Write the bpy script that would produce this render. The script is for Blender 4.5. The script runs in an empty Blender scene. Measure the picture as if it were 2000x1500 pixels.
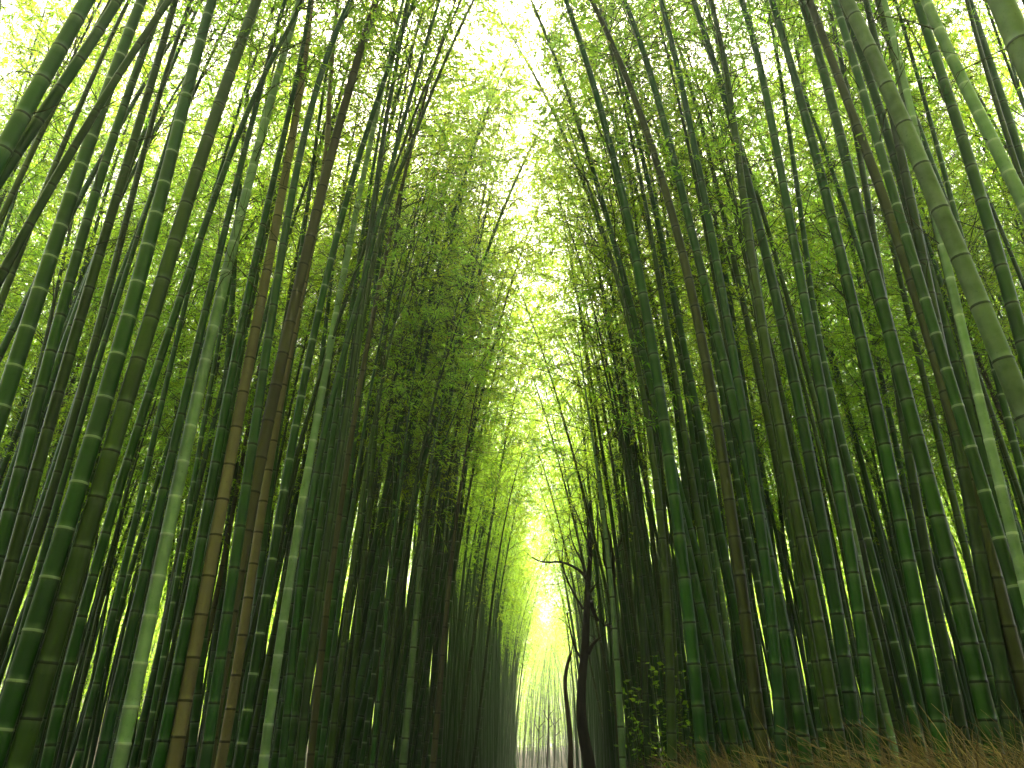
import bpy, math, random
import numpy as np

RNG = np.random.default_rng(7)
random.seed(7)
SC = bpy.context.scene
COL = SC.collection
R = math.radians

# ------------------------------------------------------------------ camera
F = 1540.0                       # focal length in pixels of a 2000 px wide picture
PITCH, YAW = math.atan(750 / F), R(2.5)
CAM = np.array([0.0, 0.0, 0.62])
cam = bpy.data.cameras.new('camera')
cam.sensor_width = 36.0
cam.lens = F / 2000 * 36.0
cam.clip_start, cam.clip_end = 0.05, 2000
co = bpy.data.objects.new('camera', cam)
COL.objects.link(co)
co.location = CAM
co.rotation_euler = (math.pi / 2 + PITCH, 0, YAW)
SC.camera = co
RIGHT = np.array([math.cos(YAW), math.sin(YAW), 0])
HEAD = np.array([-math.sin(YAW), math.cos(YAW), 0])
FWD = HEAD * math.cos(PITCH) + np.array([0, 0, math.sin(PITCH)])
UP = np.cross(RIGHT, FWD)


def ray(x, y):
    return FWD + RIGHT * (x - 1000) / F - UP * (y - 750) / F


# ------------------------------------------------------------------ ground height
def sstep(a, b, x):
    t = np.clip((x - a) / (b - a), 0, 1)
    return t * t * (3 - 2 * t)


def gz(x, y):
    x = np.asarray(x, float)
    y = np.asarray(y, float)
    return (0.40 * sstep(0.40, 1.6, x) + 0.03 * np.clip(x - 1.9, 0, 12) + 0.12 * sstep(-1.7, -2.6, x)
            + 6.5 * sstep(13, 46, np.abs(x)) * sstep(2, 10, y + 12) + 3.2 * sstep(72, 125, y)  # side slopes added to block horizon light, far rise to close the path end
            + 0.04 * np.sin(x * 1.3 + y * .7) * sstep(1, 2.5, np.abs(x)))


# ------------------------------------------------------------------ node material helpers
def new_mat(name):
    m = bpy.data.materials.new(name)
    m.use_nodes = True
    nt = m.node_tree
    nt.nodes.clear()
    out = nt.nodes.new('ShaderNodeOutputMaterial')
    return m, nt, out


def mixrgb(nt, fac, a, b, mode='MIX'):
    n = nt.nodes.new('ShaderNodeMix')
    n.data_type = 'RGBA'
    n.blend_type = mode
    for sock, v in ((n.inputs[0], fac), (n.inputs[6], a), (n.inputs[7], b)):
        if hasattr(v, 'is_linked'):
            nt.links.new(v, sock)
        elif isinstance(v, (int, float)):
            sock.default_value = v
        else:
            sock.default_value = (*v, 1) if len(v) == 3 else v
    return n.outputs[2]


def math_n(nt, op, a, b=None, c=None):
    n = nt.nodes.new('ShaderNodeMath')
    n.operation = op
    for i, v in enumerate((a, b, c)):
        if v is None:
            continue
        if hasattr(v, 'is_linked'):
            nt.links.new(v, n.inputs[i])
        else:
            n.inputs[i].default_value = v
    return n.outputs[0]


def culm_mat(name, base, alt, ring, wax, wax_amt, bloom=0.0, rough=0.36, dim=0.56):
    """bamboo skin: streaked green, ring at each node, pale wax below it"""
    base, alt = tuple(c * dim for c in base), tuple(c * dim for c in alt)
    m, nt, out = new_mat(name)
    N, Lk = nt.nodes, nt.links
    at = N.new('ShaderNodeAttribute')
    at.attribute_name = 'nodes'
    sep = N.new('ShaderNodeSeparateColor')
    Lk.new(at.outputs['Color'], sep.inputs[0])
    tc = N.new('ShaderNodeTexCoord')
    mp = N.new('ShaderNodeMapping')
    mp.inputs['Scale'].default_value = (1, 1, 0.03)
    Lk.new(tc.outputs['Object'], mp.inputs[0])
    streak = N.new('ShaderNodeTexNoise')
    streak.inputs['Scale'].default_value = 60
    streak.inputs['Detail'].default_value = 3
    Lk.new(mp.outputs[0], streak.inputs['Vector'])
    blot = N.new('ShaderNodeTexNoise')
    blot.inputs['Scale'].default_value = 1.7
    blot.inputs['Detail'].default_value = 4
    Lk.new(tc.outputs['Object'], blot.inputs['Vector'])
    f1 = math_n(nt, 'MULTIPLY_ADD', streak.outputs[0], 2.0, -0.5)
    oi = N.new('ShaderNodeObjectInfo')
    f2 = math_n(nt, 'MULTIPLY_ADD', blot.outputs[0], 1.6, -0.55)
    f = math_n(nt, 'ADD', math_n(nt, 'MULTIPLY', f1, 0.45), math_n(nt, 'MULTIPLY', f2, 0.6))
    f = math_n(nt, 'MULTIPLY_ADD', oi.outputs['Random'], 0.5, math_n(nt, 'ADD', f, -0.2))
    cl = N.new('ShaderNodeClamp')
    Lk.new(f, cl.inputs[0])
    col = mixrgb(nt, cl.outputs[0], base, alt)
    # per internode tone carried by the blue channel
    tone = math_n(nt, 'MULTIPLY_ADD', sep.outputs[2], 0.5, 0.75)
    vm = N.new('ShaderNodeVectorMath')
    vm.operation = 'SCALE'
    Lk.new(col, vm.inputs[0])
    Lk.new(tone, vm.inputs['Scale'])
    col = vm.outputs[0]
    if bloom:
        bl = N.new('ShaderNodeTexNoise')
        bl.inputs['Scale'].default_value = 9
        bl.inputs['Detail'].default_value = 5
        Lk.new(tc.outputs['Object'], bl.inputs['Vector'])
        ramp = N.new('ShaderNodeMapRange')
        ramp.inputs[1].default_value = 0.3
        ramp.inputs[2].default_value = 0.7
        ramp.inputs[4].default_value = bloom
        Lk.new(bl.outputs[0], ramp.inputs[0])
        col = mixrgb(nt, ramp.outputs[0], col, wax)
    g = math_n(nt, 'MULTIPLY', sep.outputs[1], math_n(nt, 'MULTIPLY_ADD', streak.outputs[0], wax_amt, wax_amt * 0.35))
    col = mixrgb(nt, g, col, wax)
    col = mixrgb(nt, math_n(nt, 'MULTIPLY', sep.outputs[0], 0.92), col, ring)
    # small dark freckles and scuffs
    sp = N.new('ShaderNodeTexNoise')
    sp.inputs['Scale'].default_value = 42
    sp.inputs['Detail'].default_value = 6
    Lk.new(tc.outputs['Object'], sp.inputs['Vector'])
    spm = N.new('ShaderNodeMapRange')
    spm.inputs[1].default_value = 0.62
    spm.inputs[2].default_value = 0.75
    spm.inputs[4].default_value = 0.5
    Lk.new(sp.outputs[0], spm.inputs[0])
    col = mixrgb(nt, spm.outputs[0], col, tuple(c * .35 for c in base))
    li = N.new('ShaderNodeTexNoise')
    li.inputs['Scale'].default_value = 5.5
    li.inputs['Detail'].default_value = 9
    li.inputs['Roughness'].default_value = .72
    Lk.new(tc.outputs['Object'], li.inputs['Vector'])
    lim = N.new('ShaderNodeMapRange')
    lim.inputs[1].default_value = 0.56
    lim.inputs[2].default_value = 0.72
    lim.inputs[4].default_value = 0.4
    Lk.new(li.outputs[0], lim.inputs[0])
    col = mixrgb(nt, lim.outputs[0], col, tuple(.55 * c + .045 for c in alt))
    b = N.new('ShaderNodeBsdfPrincipled')
    Lk.new(col, b.inputs['Base Color'])
    rr = math_n(nt, 'MULTIPLY_ADD', blot.outputs[0], 0.25, rough - 0.1)
    Lk.new(rr, b.inputs['Roughness'])
    b.inputs['Specular IOR Level'].default_value = 0.27
    bp = N.new('ShaderNodeBump')
    bp.inputs['Strength'].default_value = 0.12
    bp.inputs['Distance'].default_value = 0.004
    Lk.new(streak.outputs[0], bp.inputs['Height'])
    Lk.new(bp.outputs[0], b.inputs['Normal'])
    Lk.new(b.outputs[0], out.inputs[0])
    return m


DARK = (0.006, 0.009, 0.005)
WHITE = (0.50, 0.56, 0.46)
CM = {
    'green': culm_mat('green_culm', (0.015, 0.100, 0.008), (0.040, 0.126, 0.012), DARK, WHITE, 0.25),
    'deep': culm_mat('deep_green_culm', (0.011, 0.076, 0.012), (0.025, 0.098, 0.012), DARK, WHITE, 0.15),
    'olive': culm_mat('olive_culm', (0.036, 0.090, 0.008), (0.068, 0.104, 0.012), DARK, WHITE, 0.15),
    'ringed': culm_mat('white_ringed_culm', (0.017, 0.092, 0.009), (0.034, 0.115, 0.012), (0.26, 0.32, 0.22), (0.30, 0.36, 0.26), 0.2),
    'pale': culm_mat('waxy_pale_culm', (0.085, 0.155, 0.070), (0.13, 0.20, 0.10), WHITE, (0.42, 0.50, 0.40), 0.6, 0.34, 0.5, 1.4),
    'grey': culm_mat('grey_green_culm', (0.07, 0.135, 0.055), (0.10, 0.145, 0.065), DARK, (0.36, 0.42, 0.34), 0.3, 0.22, 0.48, .8),
    'tan': culm_mat('dry_tan_culm', (0.20, 0.15, 0.088), (0.26, 0.20, 0.125), (0.018, 0.011, 0.006), (0.38, 0.30, 0.20), 0.2, 0.15, 0.5, .75),
    'umber': culm_mat('umber_green_culm', (0.055, 0.070, 0.020), (0.090, 0.085, 0.030), DARK, WHITE, 0.1),
    'brown': culm_mat('dead_brown_culm', (0.095, 0.080, 0.044), (0.145, 0.125, 0.072), (0.012, 0.008, 0.005), (0.2, 0.15, 0.1), 0.1, 0, 0.55),
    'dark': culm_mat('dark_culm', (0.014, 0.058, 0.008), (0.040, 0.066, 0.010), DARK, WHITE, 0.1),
}


def leaf_mat(name, refl, trans, dry, fac=0.55, attr=True):
    m, nt, out = new_mat(name)
    N, Lk = nt.nodes, nt.links
    at = N.new('ShaderNodeAttribute')
    at.attribute_name = 'tone'
    oi = N.new('ShaderNodeObjectInfo')
    a = at.outputs['Fac']
    v = math_n(nt, 'MULTIPLY_ADD', oi.outputs['Random'], 0.5, math_n(nt, 'MULTIPLY', a, 0.6))
    v = math_n(nt, 'MULTIPLY_ADD', v, 0.9, 0.52)
    hue = math_n(nt, 'FRACT', math_n(nt, 'MULTIPLY', oi.outputs['Random'], 7.31))
    hue = math_n(nt, 'MULTIPLY_ADD', a, .35, math_n(nt, 'MULTIPLY', hue, .65))
    cool = tuple(c * k for c, k in zip(trans, (.62, .88, 1.2)))
    coolr = tuple(c * k for c, k in zip(refl, (.6, .85, 1.0)))
    cr = mixrgb(nt, math_n(nt, 'GREATER_THAN', a, 0.96), mixrgb(nt, hue, coolr, refl), dry)
    ct = mixrgb(nt, math_n(nt, 'GREATER_THAN', a, 0.96), mixrgb(nt, hue, cool, trans), dry)

    def sc(c):
        vm = N.new('ShaderNodeVectorMath')
        vm.operation = 'SCALE'
        Lk.new(c, vm.inputs[0])
        Lk.new(v, vm.inputs['Scale'])
        return vm.outputs[0]
    b = N.new('ShaderNodeBsdfPrincipled')
    b.inputs['Roughness'].default_value = 0.5
    b.inputs['Specular IOR Level'].default_value = 0.12
    Lk.new(sc(cr), b.inputs['Base Color'])
    t = N.new('ShaderNodeBsdfTranslucent')
    Lk.new(sc(ct), t.inputs['Color'])
    mx = N.new('ShaderNodeMixShader')
    mx.inputs[0].default_value = fac
    Lk.new(b.outputs[0], mx.inputs[1])
    Lk.new(t.outputs[0], mx.inputs[2])
    Lk.new(mx.outputs[0], out.inputs[0])
    return m


LEAF = leaf_mat('bamboo_leaf', (0.11, 0.18, 0.012), (0.62, 0.75, 0.035), (0.35, 0.30, 0.06), .7)
LEAF_COOL = leaf_mat('deep_green_bamboo_leaf', (0.085, 0.17, 0.020), (0.48, 0.70, 0.05), (0.35, 0.30, 0.06), .66)
SHRUB_LEAF = leaf_mat('shrub_leaf', (0.08, 0.15, 0.018), (0.42, 0.58, 0.04), (0.25, 0.28, 0.07))


def simple_mat(name, c1, c2, scale=8, rough=0.8, stretch=(1, 1, 1), bump=0.0):
    m, nt, out = new_mat(name)
    N, Lk = nt.nodes, nt.links
    tc = N.new('ShaderNodeTexCoord')
    mp = N.new('ShaderNodeMapping')
    mp.inputs['Scale'].default_value = stretch
    Lk.new(tc.outputs['Object'], mp.inputs[0])
    n = N.new('ShaderNodeTexNoise')
    n.inputs['Scale'].default_value = scale
    n.inputs['Detail'].default_value = 6
    Lk.new(mp.outputs[0], n.inputs['Vector'])
    r = N.new('ShaderNodeMapRange')
    r.inputs[1].default_value = 0.3
    r.inputs[2].default_value = 0.7
    Lk.new(n.outputs[0], r.inputs[0])
    b = N.new('ShaderNodeBsdfPrincipled')
    Lk.new(mixrgb(nt, r.outputs[0], c1, c2), b.inputs['Base Color'])
    b.inputs['Roughness'].default_value = rough
    b.inputs['Specular IOR Level'].default_value = 0.25
    if bump:
        bp = N.new('ShaderNodeBump')
        bp.inputs['Strength'].default_value = bump
        bp.inputs['Distance'].default_value = 0.03
        Lk.new(n.outputs[0], bp.inputs['Height'])
        Lk.new(bp.outputs[0], b.inputs['Normal'])
    Lk.new(b.outputs[0], out.inputs[0])
    return m


TWIG = simple_mat('bamboo_twig', (0.030, 0.040, 0.014), (0.060, 0.055, 0.022), 5)
BARK = simple_mat('dead_bark', (0.010, 0.008, 0.006), (0.035, 0.027, 0.018), 14, 0.9, (1, 1, 0.25), 0.9)
BARK2 = simple_mat('brown_bark', (0.05, 0.032, 0.018), (0.10, 0.065, 0.035), 14, 0.9, (1, 1, 0.25), 0.9)
SOIL = simple_mat('leaf_litter_soil', (0.020, 0.013, 0.007), (0.055, 0.036, 0.018), 3.5, 0.95, (1, 1, 1), 0.8)
PATHM = simple_mat('path_gravel', (0.035, 0.028, 0.016), (0.075, 0.06, 0.04), 9, 0.95, (1, 1, 1), 0.5)
STRAW = simple_mat('dry_grass_straw', (0.075, 0.046, 0.022), (0.38, 0.25, 0.13), 2.5, 0.7)


# ------------------------------------------------------------------ mesh helpers
def mesh_from(name, verts, quads=None, tris=None, smooth=False):
    me = bpy.data.meshes.new(name)
    verts = np.asarray(verts, np.float32)
    nq = 0 if quads is None else len(quads)
    ntr = 0 if tris is None else len(tris)
    loops = []
    starts = []
    if nq:
        loops.append(np.asarray(quads, np.int32).ravel())
        starts.append(np.arange(nq, dtype=np.int32) * 4)
    if ntr:
        loops.append(np.asarray(tris, np.int32).ravel())
        starts.append(np.arange(ntr, dtype=np.int32) * 3 + nq * 4)
    loops = np.concatenate(loops)
    starts = np.concatenate(starts)
    me.vertices.add(len(verts))
    me.vertices.foreach_set('co', verts.ravel())
    me.loops.add(len(loops))
    me.loops.foreach_set('vertex_index', loops)
    me.polygons.add(len(starts))
    me.polygons.foreach_set('loop_start', starts)
    if smooth:
        me.polygons.foreach_set('use_smooth', np.ones(len(starts), bool))
    me.update(calc_edges=True)
    me.validate()
    return me


def frames(P):
    """tangents and two normals along a polyline P (n,3)"""
    T = np.gradient(P, axis=0)
    T /= np.linalg.norm(T, axis=1)[:, None]
    ref = np.array([0.31, 0.95, 0.02])
    A = np.cross(T, ref)
    A /= np.linalg.norm(A, axis=1)[:, None]
    B = np.cross(T, A)
    return T, A, B


def tube(P, r, sides=8, cap=True):
    P = np.asarray(P, float)
    r = np.asarray(r, float)
    n = len(P)
    T, A, B = frames(P)
    th = np.arange(sides) * 2 * np.pi / sides
    V = (P[:, None, :] + r[:, None, None] * (np.cos(th)[None, :, None] * A[:, None, :]
                                             + np.sin(th)[None, :, None] * B[:, None, :])).reshape(-1, 3)
    i = np.arange(n - 1)[:, None] * sides
    j = np.arange(sides)[None, :]
    k = (j + 1) % sides
    Q = np.stack([i + j, i + k, i + sides + k, i + sides + j], -1).reshape(-1, 4)
    tri = None
    if cap:
        V = np.vstack([V, P[-1] + T[-1] * r[-1] * .3, P[0]])
        e = (n - 1) * sides
        jj = np.arange(sides)
        tri = np.vstack([np.stack([e + jj, e + (jj + 1) % sides, np.full(sides, len(V) - 2)], -1),
                         np.stack([(jj + 1) % sides, jj, np.full(sides, len(V) - 1)], -1)])
    return V, Q, tri


def tubes3(P, r0, r1):
    """many thin 3-sided tubes at once. P (m,k,3)"""
    m, k, _ = P.shape
    T = P[:, -1] - P[:, 0]
    T /= np.linalg.norm(T, axis=1)[:, None] + 1e-9
    ref = np.where(np.abs(T[:, 2:3]) > .9, np.array([[1., 0, 0]]), np.array([[0, 0, 1.]]))
    A = np.cross(T, ref)
    A /= np.linalg.norm(A, axis=1)[:, None] + 1e-9
    B = np.cross(T, A)
    th = np.arange(3) * 2 * np.pi / 3
    off = np.cos(th)[None, :, None] * A[:, None] + np.sin(th)[None, :, None] * B[:, None]      # m,3,3
    rr = r0[:, None] + (r1 - r0)[:, None] * np.linspace(0, 1, k)[None]
    V = P[:, :, None, :] + rr[:, :, None, None] * off[:, None]
    idx = np.arange(m * k * 3).reshape(m, k, 3)
    a, b = idx[:, :-1], idx[:, 1:]
    Q = np.stack([a, np.roll(a, -1, 2), np.roll(b, -1, 2), b], -1).reshape(-1, 4)
    return V.reshape(-1, 3), Q


def resample(P, ss):
    d = np.r_[0, np.cumsum(np.linalg.norm(np.diff(P, axis=0), axis=1))]
    return np.stack([np.interp(ss, d, P[:, i]) for i in range(3)], 1), d[-1]


def smooth_curve(P, it=4):
    for _ in range(it):
        Q = 0.75 * P[:-1] + 0.25 * P[1:]
        S = 0.25 * P[:-1] + 0.75 * P[1:]
        P = np.vstack([P[:1], np.stack([Q, S], 1).reshape(-1, 3), P[-1:]])
    return P


def culm_mesh(name, P, D, inter=0.30, sides=12, taper=1.0, rng=RNG, lo=False, rtip=0.004):
    """P dense polyline from the ground to the tip. Rings at every node."""
    _, S = resample(P, np.array([0.]))
    nodes = []
    s = 0.10
    while s < S - 0.05:
        nodes.append(s)
        u = s / S
        step = inter * (0.55 + 0.45 * min(1, s / 1.2)) * (1 - 0.45 * max(0, u - .6) / .4)
        s += step * rng.uniform(.93, 1.07)
    nodes = np.array(nodes)
    ss, ring, wax, tone, bul = [0.], [0.], [0.], [.5], [1.]
    for n_, s in enumerate(nodes):
        t = rng.uniform(0, 1)
        if lo:
            seq = ((-0.014, 0, .6, 1.), (0.0, 1, 0, 1.06), (0.014, 0, .15, 1.))
        else:
            seq = ((-0.075, 0, 0, 1.0), (-0.03, 0, .35, .995), (-0.011, 0, 1, 1.015), (-0.0065, 1, 0, 1.06),
                   (0.000, .8, 0, 1.02), (0.006, 1, 0, 1.05), (0.011, 0, .25, .985), (0.05, 0, 0, 1.))
        for o, a, w, b in seq:
            ss.append(max(0, s + o)); ring.append(a); wax.append(w); tone.append(t if o > 0 else tone[-1]); bul.append(b)
    ss.append(S); ring.append(0); wax.append(0); tone.append(.5); bul.append(1)
    ss = np.maximum.accumulate(np.array(ss) + np.arange(len(ss)) * 1e-6)
    C, _ = resample(P, ss)
    u = ss / S
    r = D / 2 * (1 - 0.93 * taper * u ** 1.55) * np.array(bul)
    r = np.maximum(r, rtip)
    V, Q, tri = tube(C, r, sides)
    me = mesh_from(name, V, Q, tri, smooth=True)
    att = me.attributes.new('nodes', 'FLOAT_COLOR', 'POINT')
    c = np.stack([np.array(ring), np.array(wax), np.array(tone), np.ones(len(ss))], -1)
    c = np.repeat(c, sides, 0)
    c = np.vstack([c, c[-1:], c[:1]]).astype(np.float32)
    att.data.foreach_set('color', c.ravel())
    return me, nodes, S


def crown_arrays(P, nodes, S, start, bare, nleaf_tw=10, twigs=5, Lmax=1.7, lw=(0.11, 0.019), rng=RNG, D=.1, dead=0.6):
    """branches, twigs and leaves of one culm -> (branch V,Q) (leaf V,Q,tone)"""
    sel = nodes[nodes > bare * S]
    base, _ = resample(P, sel)
    nx, _ = resample(P, np.minimum(sel + .1, S))
    T = nx - base
    T /= np.linalg.norm(T, axis=1)[:, None] + 1e-9
    u = sel / S
    az0 = rng.uniform(0, 2 * np.pi)
    b_p, b_d, b_l, b_u = [], [], [], []
    for i in range(len(sel)):
        if u[i] < start and rng.uniform() > dead:
            continue
        az = az0 + (i % 2) * np.pi + rng.normal(0, .5)
        for k in range(2 if u[i] >= start else 1):
            a = az + k * rng.uniform(.5, 1.0)
            el = R(rng.uniform(25, 55)) + .25 * max(0, u[i] - .7)
            d = np.array([math.cos(a) * math.cos(el), math.sin(a) * math.cos(el), math.sin(el)])
            v = (u[i] - start) / (1 - start)
            L = Lmax * (0.35 + 0.65 * math.sin(math.pi * min(1, max(0, v) * .8 + .2))) * rng.uniform(.6, 1.15)
            if u[i] < start:
                L = Lmax * rng.uniform(.3, .75)
            b_p.append(base[i]); b_d.append(d); b_l.append(L); b_u.append(u[i])
    b_p, b_d, b_l, b_u = map(np.array, (b_p, b_d, b_l, b_u))
    m = len(b_p)
    tt = np.linspace(0, 1, 5)
    wob = rng.normal(0, .05, (m, 5, 3)) * tt[None, :, None]

    def bcurve(t):                       # t (m, k)
        p = b_p[:, None] + b_d[:, None] * (b_l[:, None] * t)[..., None]
        p[..., 2] -= (0.38 * b_l[:, None] * t ** 2)
        return p
    BP = bcurve(np.repeat(tt[None], m, 0)) + wob * b_l[:, None, None]
    r0 = np.clip(0.0042 * b_l + .002, .003, .010) * (D / .1) ** .5
    BV, BQ = tubes3(BP, r0, r0 * .35)
    # twigs
    k = twigs
    t = rng.uniform(.28, 1.0, (m, k))
    t[:, 0] = 1.0
    tp = bcurve(t)
    td = b_d[:, None] + rng.normal(0, .55, (m, k, 3))
    td[..., 2] += -0.45 * t
    td /= np.linalg.norm(td, axis=-1)[..., None]
    tl = rng.uniform(.22, .50, (m, k)) * np.clip(b_l, .6, 1.6)[:, None] * .95
    tp, td, tl = tp.reshape(-1, 3), td.reshape(-1, 3), tl.ravel()
    lu = np.repeat(b_u, k)
    t3 = np.linspace(0, 1, 3)
    TP = tp[:, None] + td[:, None] * (tl[:, None] * t3[None])[..., None]
    TP[..., 2] -= .22 * tl[:, None] * t3[None] ** 2
    TV, TQ = tubes3(TP, np.full(len(tp), .0028), np.full(len(tp), .0012))
    BV2 = np.vstack([BV, TV])
    BQ2 = np.vstack([BQ, TQ + len(BV)])
    # leaves
    keep = lu >= start
    tp, td, tl = tp[keep], td[keep], tl[keep]
    M, n = len(tp), nleaf_tw
    if M == 0:
        return BV2, BQ2, None, None, None
    s = rng.uniform(.15, 1.05, (M, n))
    lp = tp[:, None] + td[:, None] * (tl[:, None] * s)[..., None]
    lp[..., 2] -= .22 * tl[:, None] * s ** 2
    side = np.cross(td, np.array([0, 0, 1.]))
    side /= np.linalg.norm(side, axis=1)[:, None] + 1e-9
    sg = rng.choice([-1., 1.], (M, n))
    ld = td[:, None] * rng.uniform(.4, 1., (M, n))[..., None] + side[:, None] * (sg * rng.uniform(.3, .9, (M, n)))[..., None] \
        + rng.normal(0, .22, (M, n, 3))
    ld[..., 2] -= rng.uniform(.05, .6, (M, n))
    ld /= np.linalg.norm(ld, axis=-1)[..., None]
    lp, ld = lp.reshape(-1, 3), ld.reshape(-1, 3)
    K = len(lp)
    ln = lw[0] * rng.uniform(.55, 1.3, K)
    wd = lw[1] * rng.uniform(.7, 1.25, K)
    upv = np.array([0, 0, 1.]) + rng.normal(0, .45, (K, 3))
    sd = np.cross(ld, upv)
    sd /= np.linalg.norm(sd, axis=1)[:, None] + 1e-9
    mid = lp + ld * (ln * .38)[:, None]
    V = np.stack([lp, mid + sd * (wd / 2)[:, None], lp + ld * ln[:, None] - np.array([0, 0, 1.]) * (ln * .12)[:, None],
                  mid - sd * (wd / 2)[:, None]], 1).reshape(-1, 3)
    Q = np.arange(K * 4).reshape(-1, 4)
    tone = np.repeat(rng.uniform(0, 1, M), n) * .55 + rng.uniform(0, .42, K)
    tone[rng.uniform(size=K) < .012] = 1.0
    return BV2, BQ2, V, Q, np.repeat(tone, 4)


def foliage_mesh(name, V, Q, tone):
    me = mesh_from(name, V, Q)
    a = me.attributes.new('tone', 'FLOAT', 'POINT')
    a.data.foreach_set('value', tone.astype(np.float32))
    return me


def ob(name, me, mat, parent=None, loc=None):
    o = bpy.data.objects.new(name, me)
    if mat and not me.materials:
        me.materials.append(mat)
    COL.objects.link(o)
    if parent:
        o.parent = parent
    if loc is not None:
        o.location = loc
    return o


def tag(o, label=None, cat=None, group=None, kind=None):
    for k, v in (('label', label), ('category', cat), ('group', group), ('kind', kind)):
        if v:
            o[k] = v
    return o


def empty(name, loc):
    o = bpy.data.objects.new(name, None)
    o.empty_display_size = .2
    o.location = loc
    COL.objects.link(o)
    return o


def copy_tree(o, parent=None):
    c = o.copy()
    COL.objects.link(c)
    if parent:
        c.parent = parent
    for ch in list(o.children):
        copy_tree(ch, c)
    return c


# ------------------------------------------------------------------ traced culms, bottom point first
# (material, diameter m, width px, row where that width holds, points, label, options)
H = []


def h(mat, D, w, yw, pts, label, **k):
    H.append((mat, D, w, yw, pts, label, k))


# ---- left grove
h('green', .115, 40, 150, [(0,305),(40,232),(85,152),(128,75),(170,0)], 'thick green bamboo crossing the top left corner at a steep slant', back=.05)
h('deep', .085, 28, 150, [(40,292),(70,235),(110,182),(150,128),(190,65),(230,0)], 'thinner bamboo leaning alongside the steep thick one in the top left corner', back=.05)
h('dark', .065, 21, 250, [(0,540),(40,470),(85,395),(147,280),(196,203),(266,95),(330,0)], 'dark slim bamboo slanting across the front of the pale ringed left culms', inter=.34)
h('olive', .06, 16, 300, [(0,434),(56,308),(105,210),(140,140),(175,80),(205,20)], 'slender olive bamboo rising behind the two steep corner culms')
h('ringed', .12, 38, 640, [(0,810),(17,752),(52,636),(102,500),(150,343),(182,262),(217,157),(252,63),(277,0)], 'thick light green bamboo with thin white node rings by the left edge', inter=.31)
h('green', .09, 27, 700, [(0,1060),(28,965),(56,871),(80,780),(95,703),(119,615),(133,535),(165,440),(205,320),(240,220),(275,120),(310,20)], 'green bamboo with black node rings, left of its lighter twin with black rings')
h('olive', .09, 26, 700, [(0,1190),(10,1150),(35,1052),(56,965),(84,871),(112,780),(133,696),(154,640),(192,500),(217,413),(245,340),(266,262),(290,175),(315,95),(340,10)], 'light olive bamboo with evenly spaced black rings beside its greener twin')
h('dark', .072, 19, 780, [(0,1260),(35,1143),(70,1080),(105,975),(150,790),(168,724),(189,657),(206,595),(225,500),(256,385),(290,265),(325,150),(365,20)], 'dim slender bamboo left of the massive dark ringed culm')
h('deep', .06, 14, 760, [(85,1080),(110,1000),(133,895),(154,829),(178,759),(203,675),(224,605),(255,500),(290,395),(325,290),(352,190)], 'thin deep green bamboo just left of the massive ringed culm')
h('ringed', .125, 44, 1150, [(0,1440),(28,1342),(66,1234),(98,1115),(140,1010),(164,913),(192,815),(224,717),(252,622),(285,505),(308,402),(325,315),(350,245),(371,175),(402,45),(413,0)], 'massive dark green bamboo with white curved node rings near the left edge', inter=.33)
h('olive', .125, 43, 1150, [(42,1465),(80,1342),(119,1220),(154,1097),(185,985),(217,878),(245,780),(270,696),(297,622),(336,505),(364,402),(395,297),(420,217),(448,157),(472,77),(500,5)], 'massive smooth olive bamboo right beside the white ringed massive culm', inter=.36)
h('green', .075, 19, 700, [(95,1490),(140,1300),(175,1130),(210,1010),(245,913),(266,850),(297,762),(325,675),(350,595),(378,500),(413,395),(451,297),(480,224),(521,147),(560,60)], 'medium green bamboo filling the gap right of the massive olive culm')
h('green', .065, 15, 1100, [(150,1490),(190,1330),(225,1180),(262,1030),(290,900),(318,780)], 'plain green bamboo two places left of the frosty pale culm', H=12)
h('deep', .075, 19, 750, [(215,1400),(250,1260),(285,1110),(308,1007),(332,902),(357,794),(378,710),(402,605),(427,500),(452,400),(476,300),(505,190)], 'dark green bamboo hugging the left side of the frosty pale culm')
h('pale', .105, 29, 1050, [(231,1500),(245,1430),(266,1332),(287,1237),(304,1143),(325,1055),(343,972),(360,885),(378,804),(399,724),(413,650),(430,577),(451,500),(465,437),(483,371),(497,315),(514,255),(528,200),(542,140),(567,70),(584,0)], 'frosty pale green bamboo with many white rings, brightest of the left grove', inter=.31, foot=1)
h('ringed', .055, 12, 1250, [(280,1490),(297,1395),(317,1300),(332,1206),(350,1115),(364,1029),(380,930),(396,840),(412,750)], 'thin white ringed bamboo between the frosty pale culm and the dry tan one', inter=.26)
h('green', .085, 21, 900, [(308,1493),(332,1377),(350,1272),(371,1185),(388,1097),(402,1000),(427,885),(444,790),(458,710),(476,605),(498,503),(518,420),(546,297),(567,210),(588,122),(605,0)], 'green bamboo standing just left of the dry tan culm')
h('tan', .105, 27, 1050, [(336,1500),(350,1447),(367,1353),(385,1255),(399,1164),(416,1073),(434,980),(448,902),(465,818),(479,738),(493,664),(511,587),(527,506),(539,444),(553,374),(563,315),(574,255),(584,175),(595,105),(609,0)], 'dry tan bamboo with black rings, leftmost and lightest of the dead culms', inter=.32, leafless=True, foot=1)
h('deep', .08, 20, 700, [(430,1300),(445,1190),(458,1080),(480,955),(497,850),(507,780),(521,700),(535,587),(546,518),(560,420),(588,297),(609,210),(630,140),(655,63),(686,0)], 'bluish green bamboo between the tan and the brown dead culms')
h('brown', .11, 30, 1150, [(402,1500),(413,1426),(427,1342),(437,1258),(455,1178),(472,1097),(490,975),(500,944),(514,871),(528,804),(542,734),(560,668),(574,601),(593,508),(616,420),(640,332),(658,262),(679,192),(700,105),(735,0)], 'thick grey brown dead bamboo leaning right between the tan culms', leafless=True, foot=1)
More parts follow.
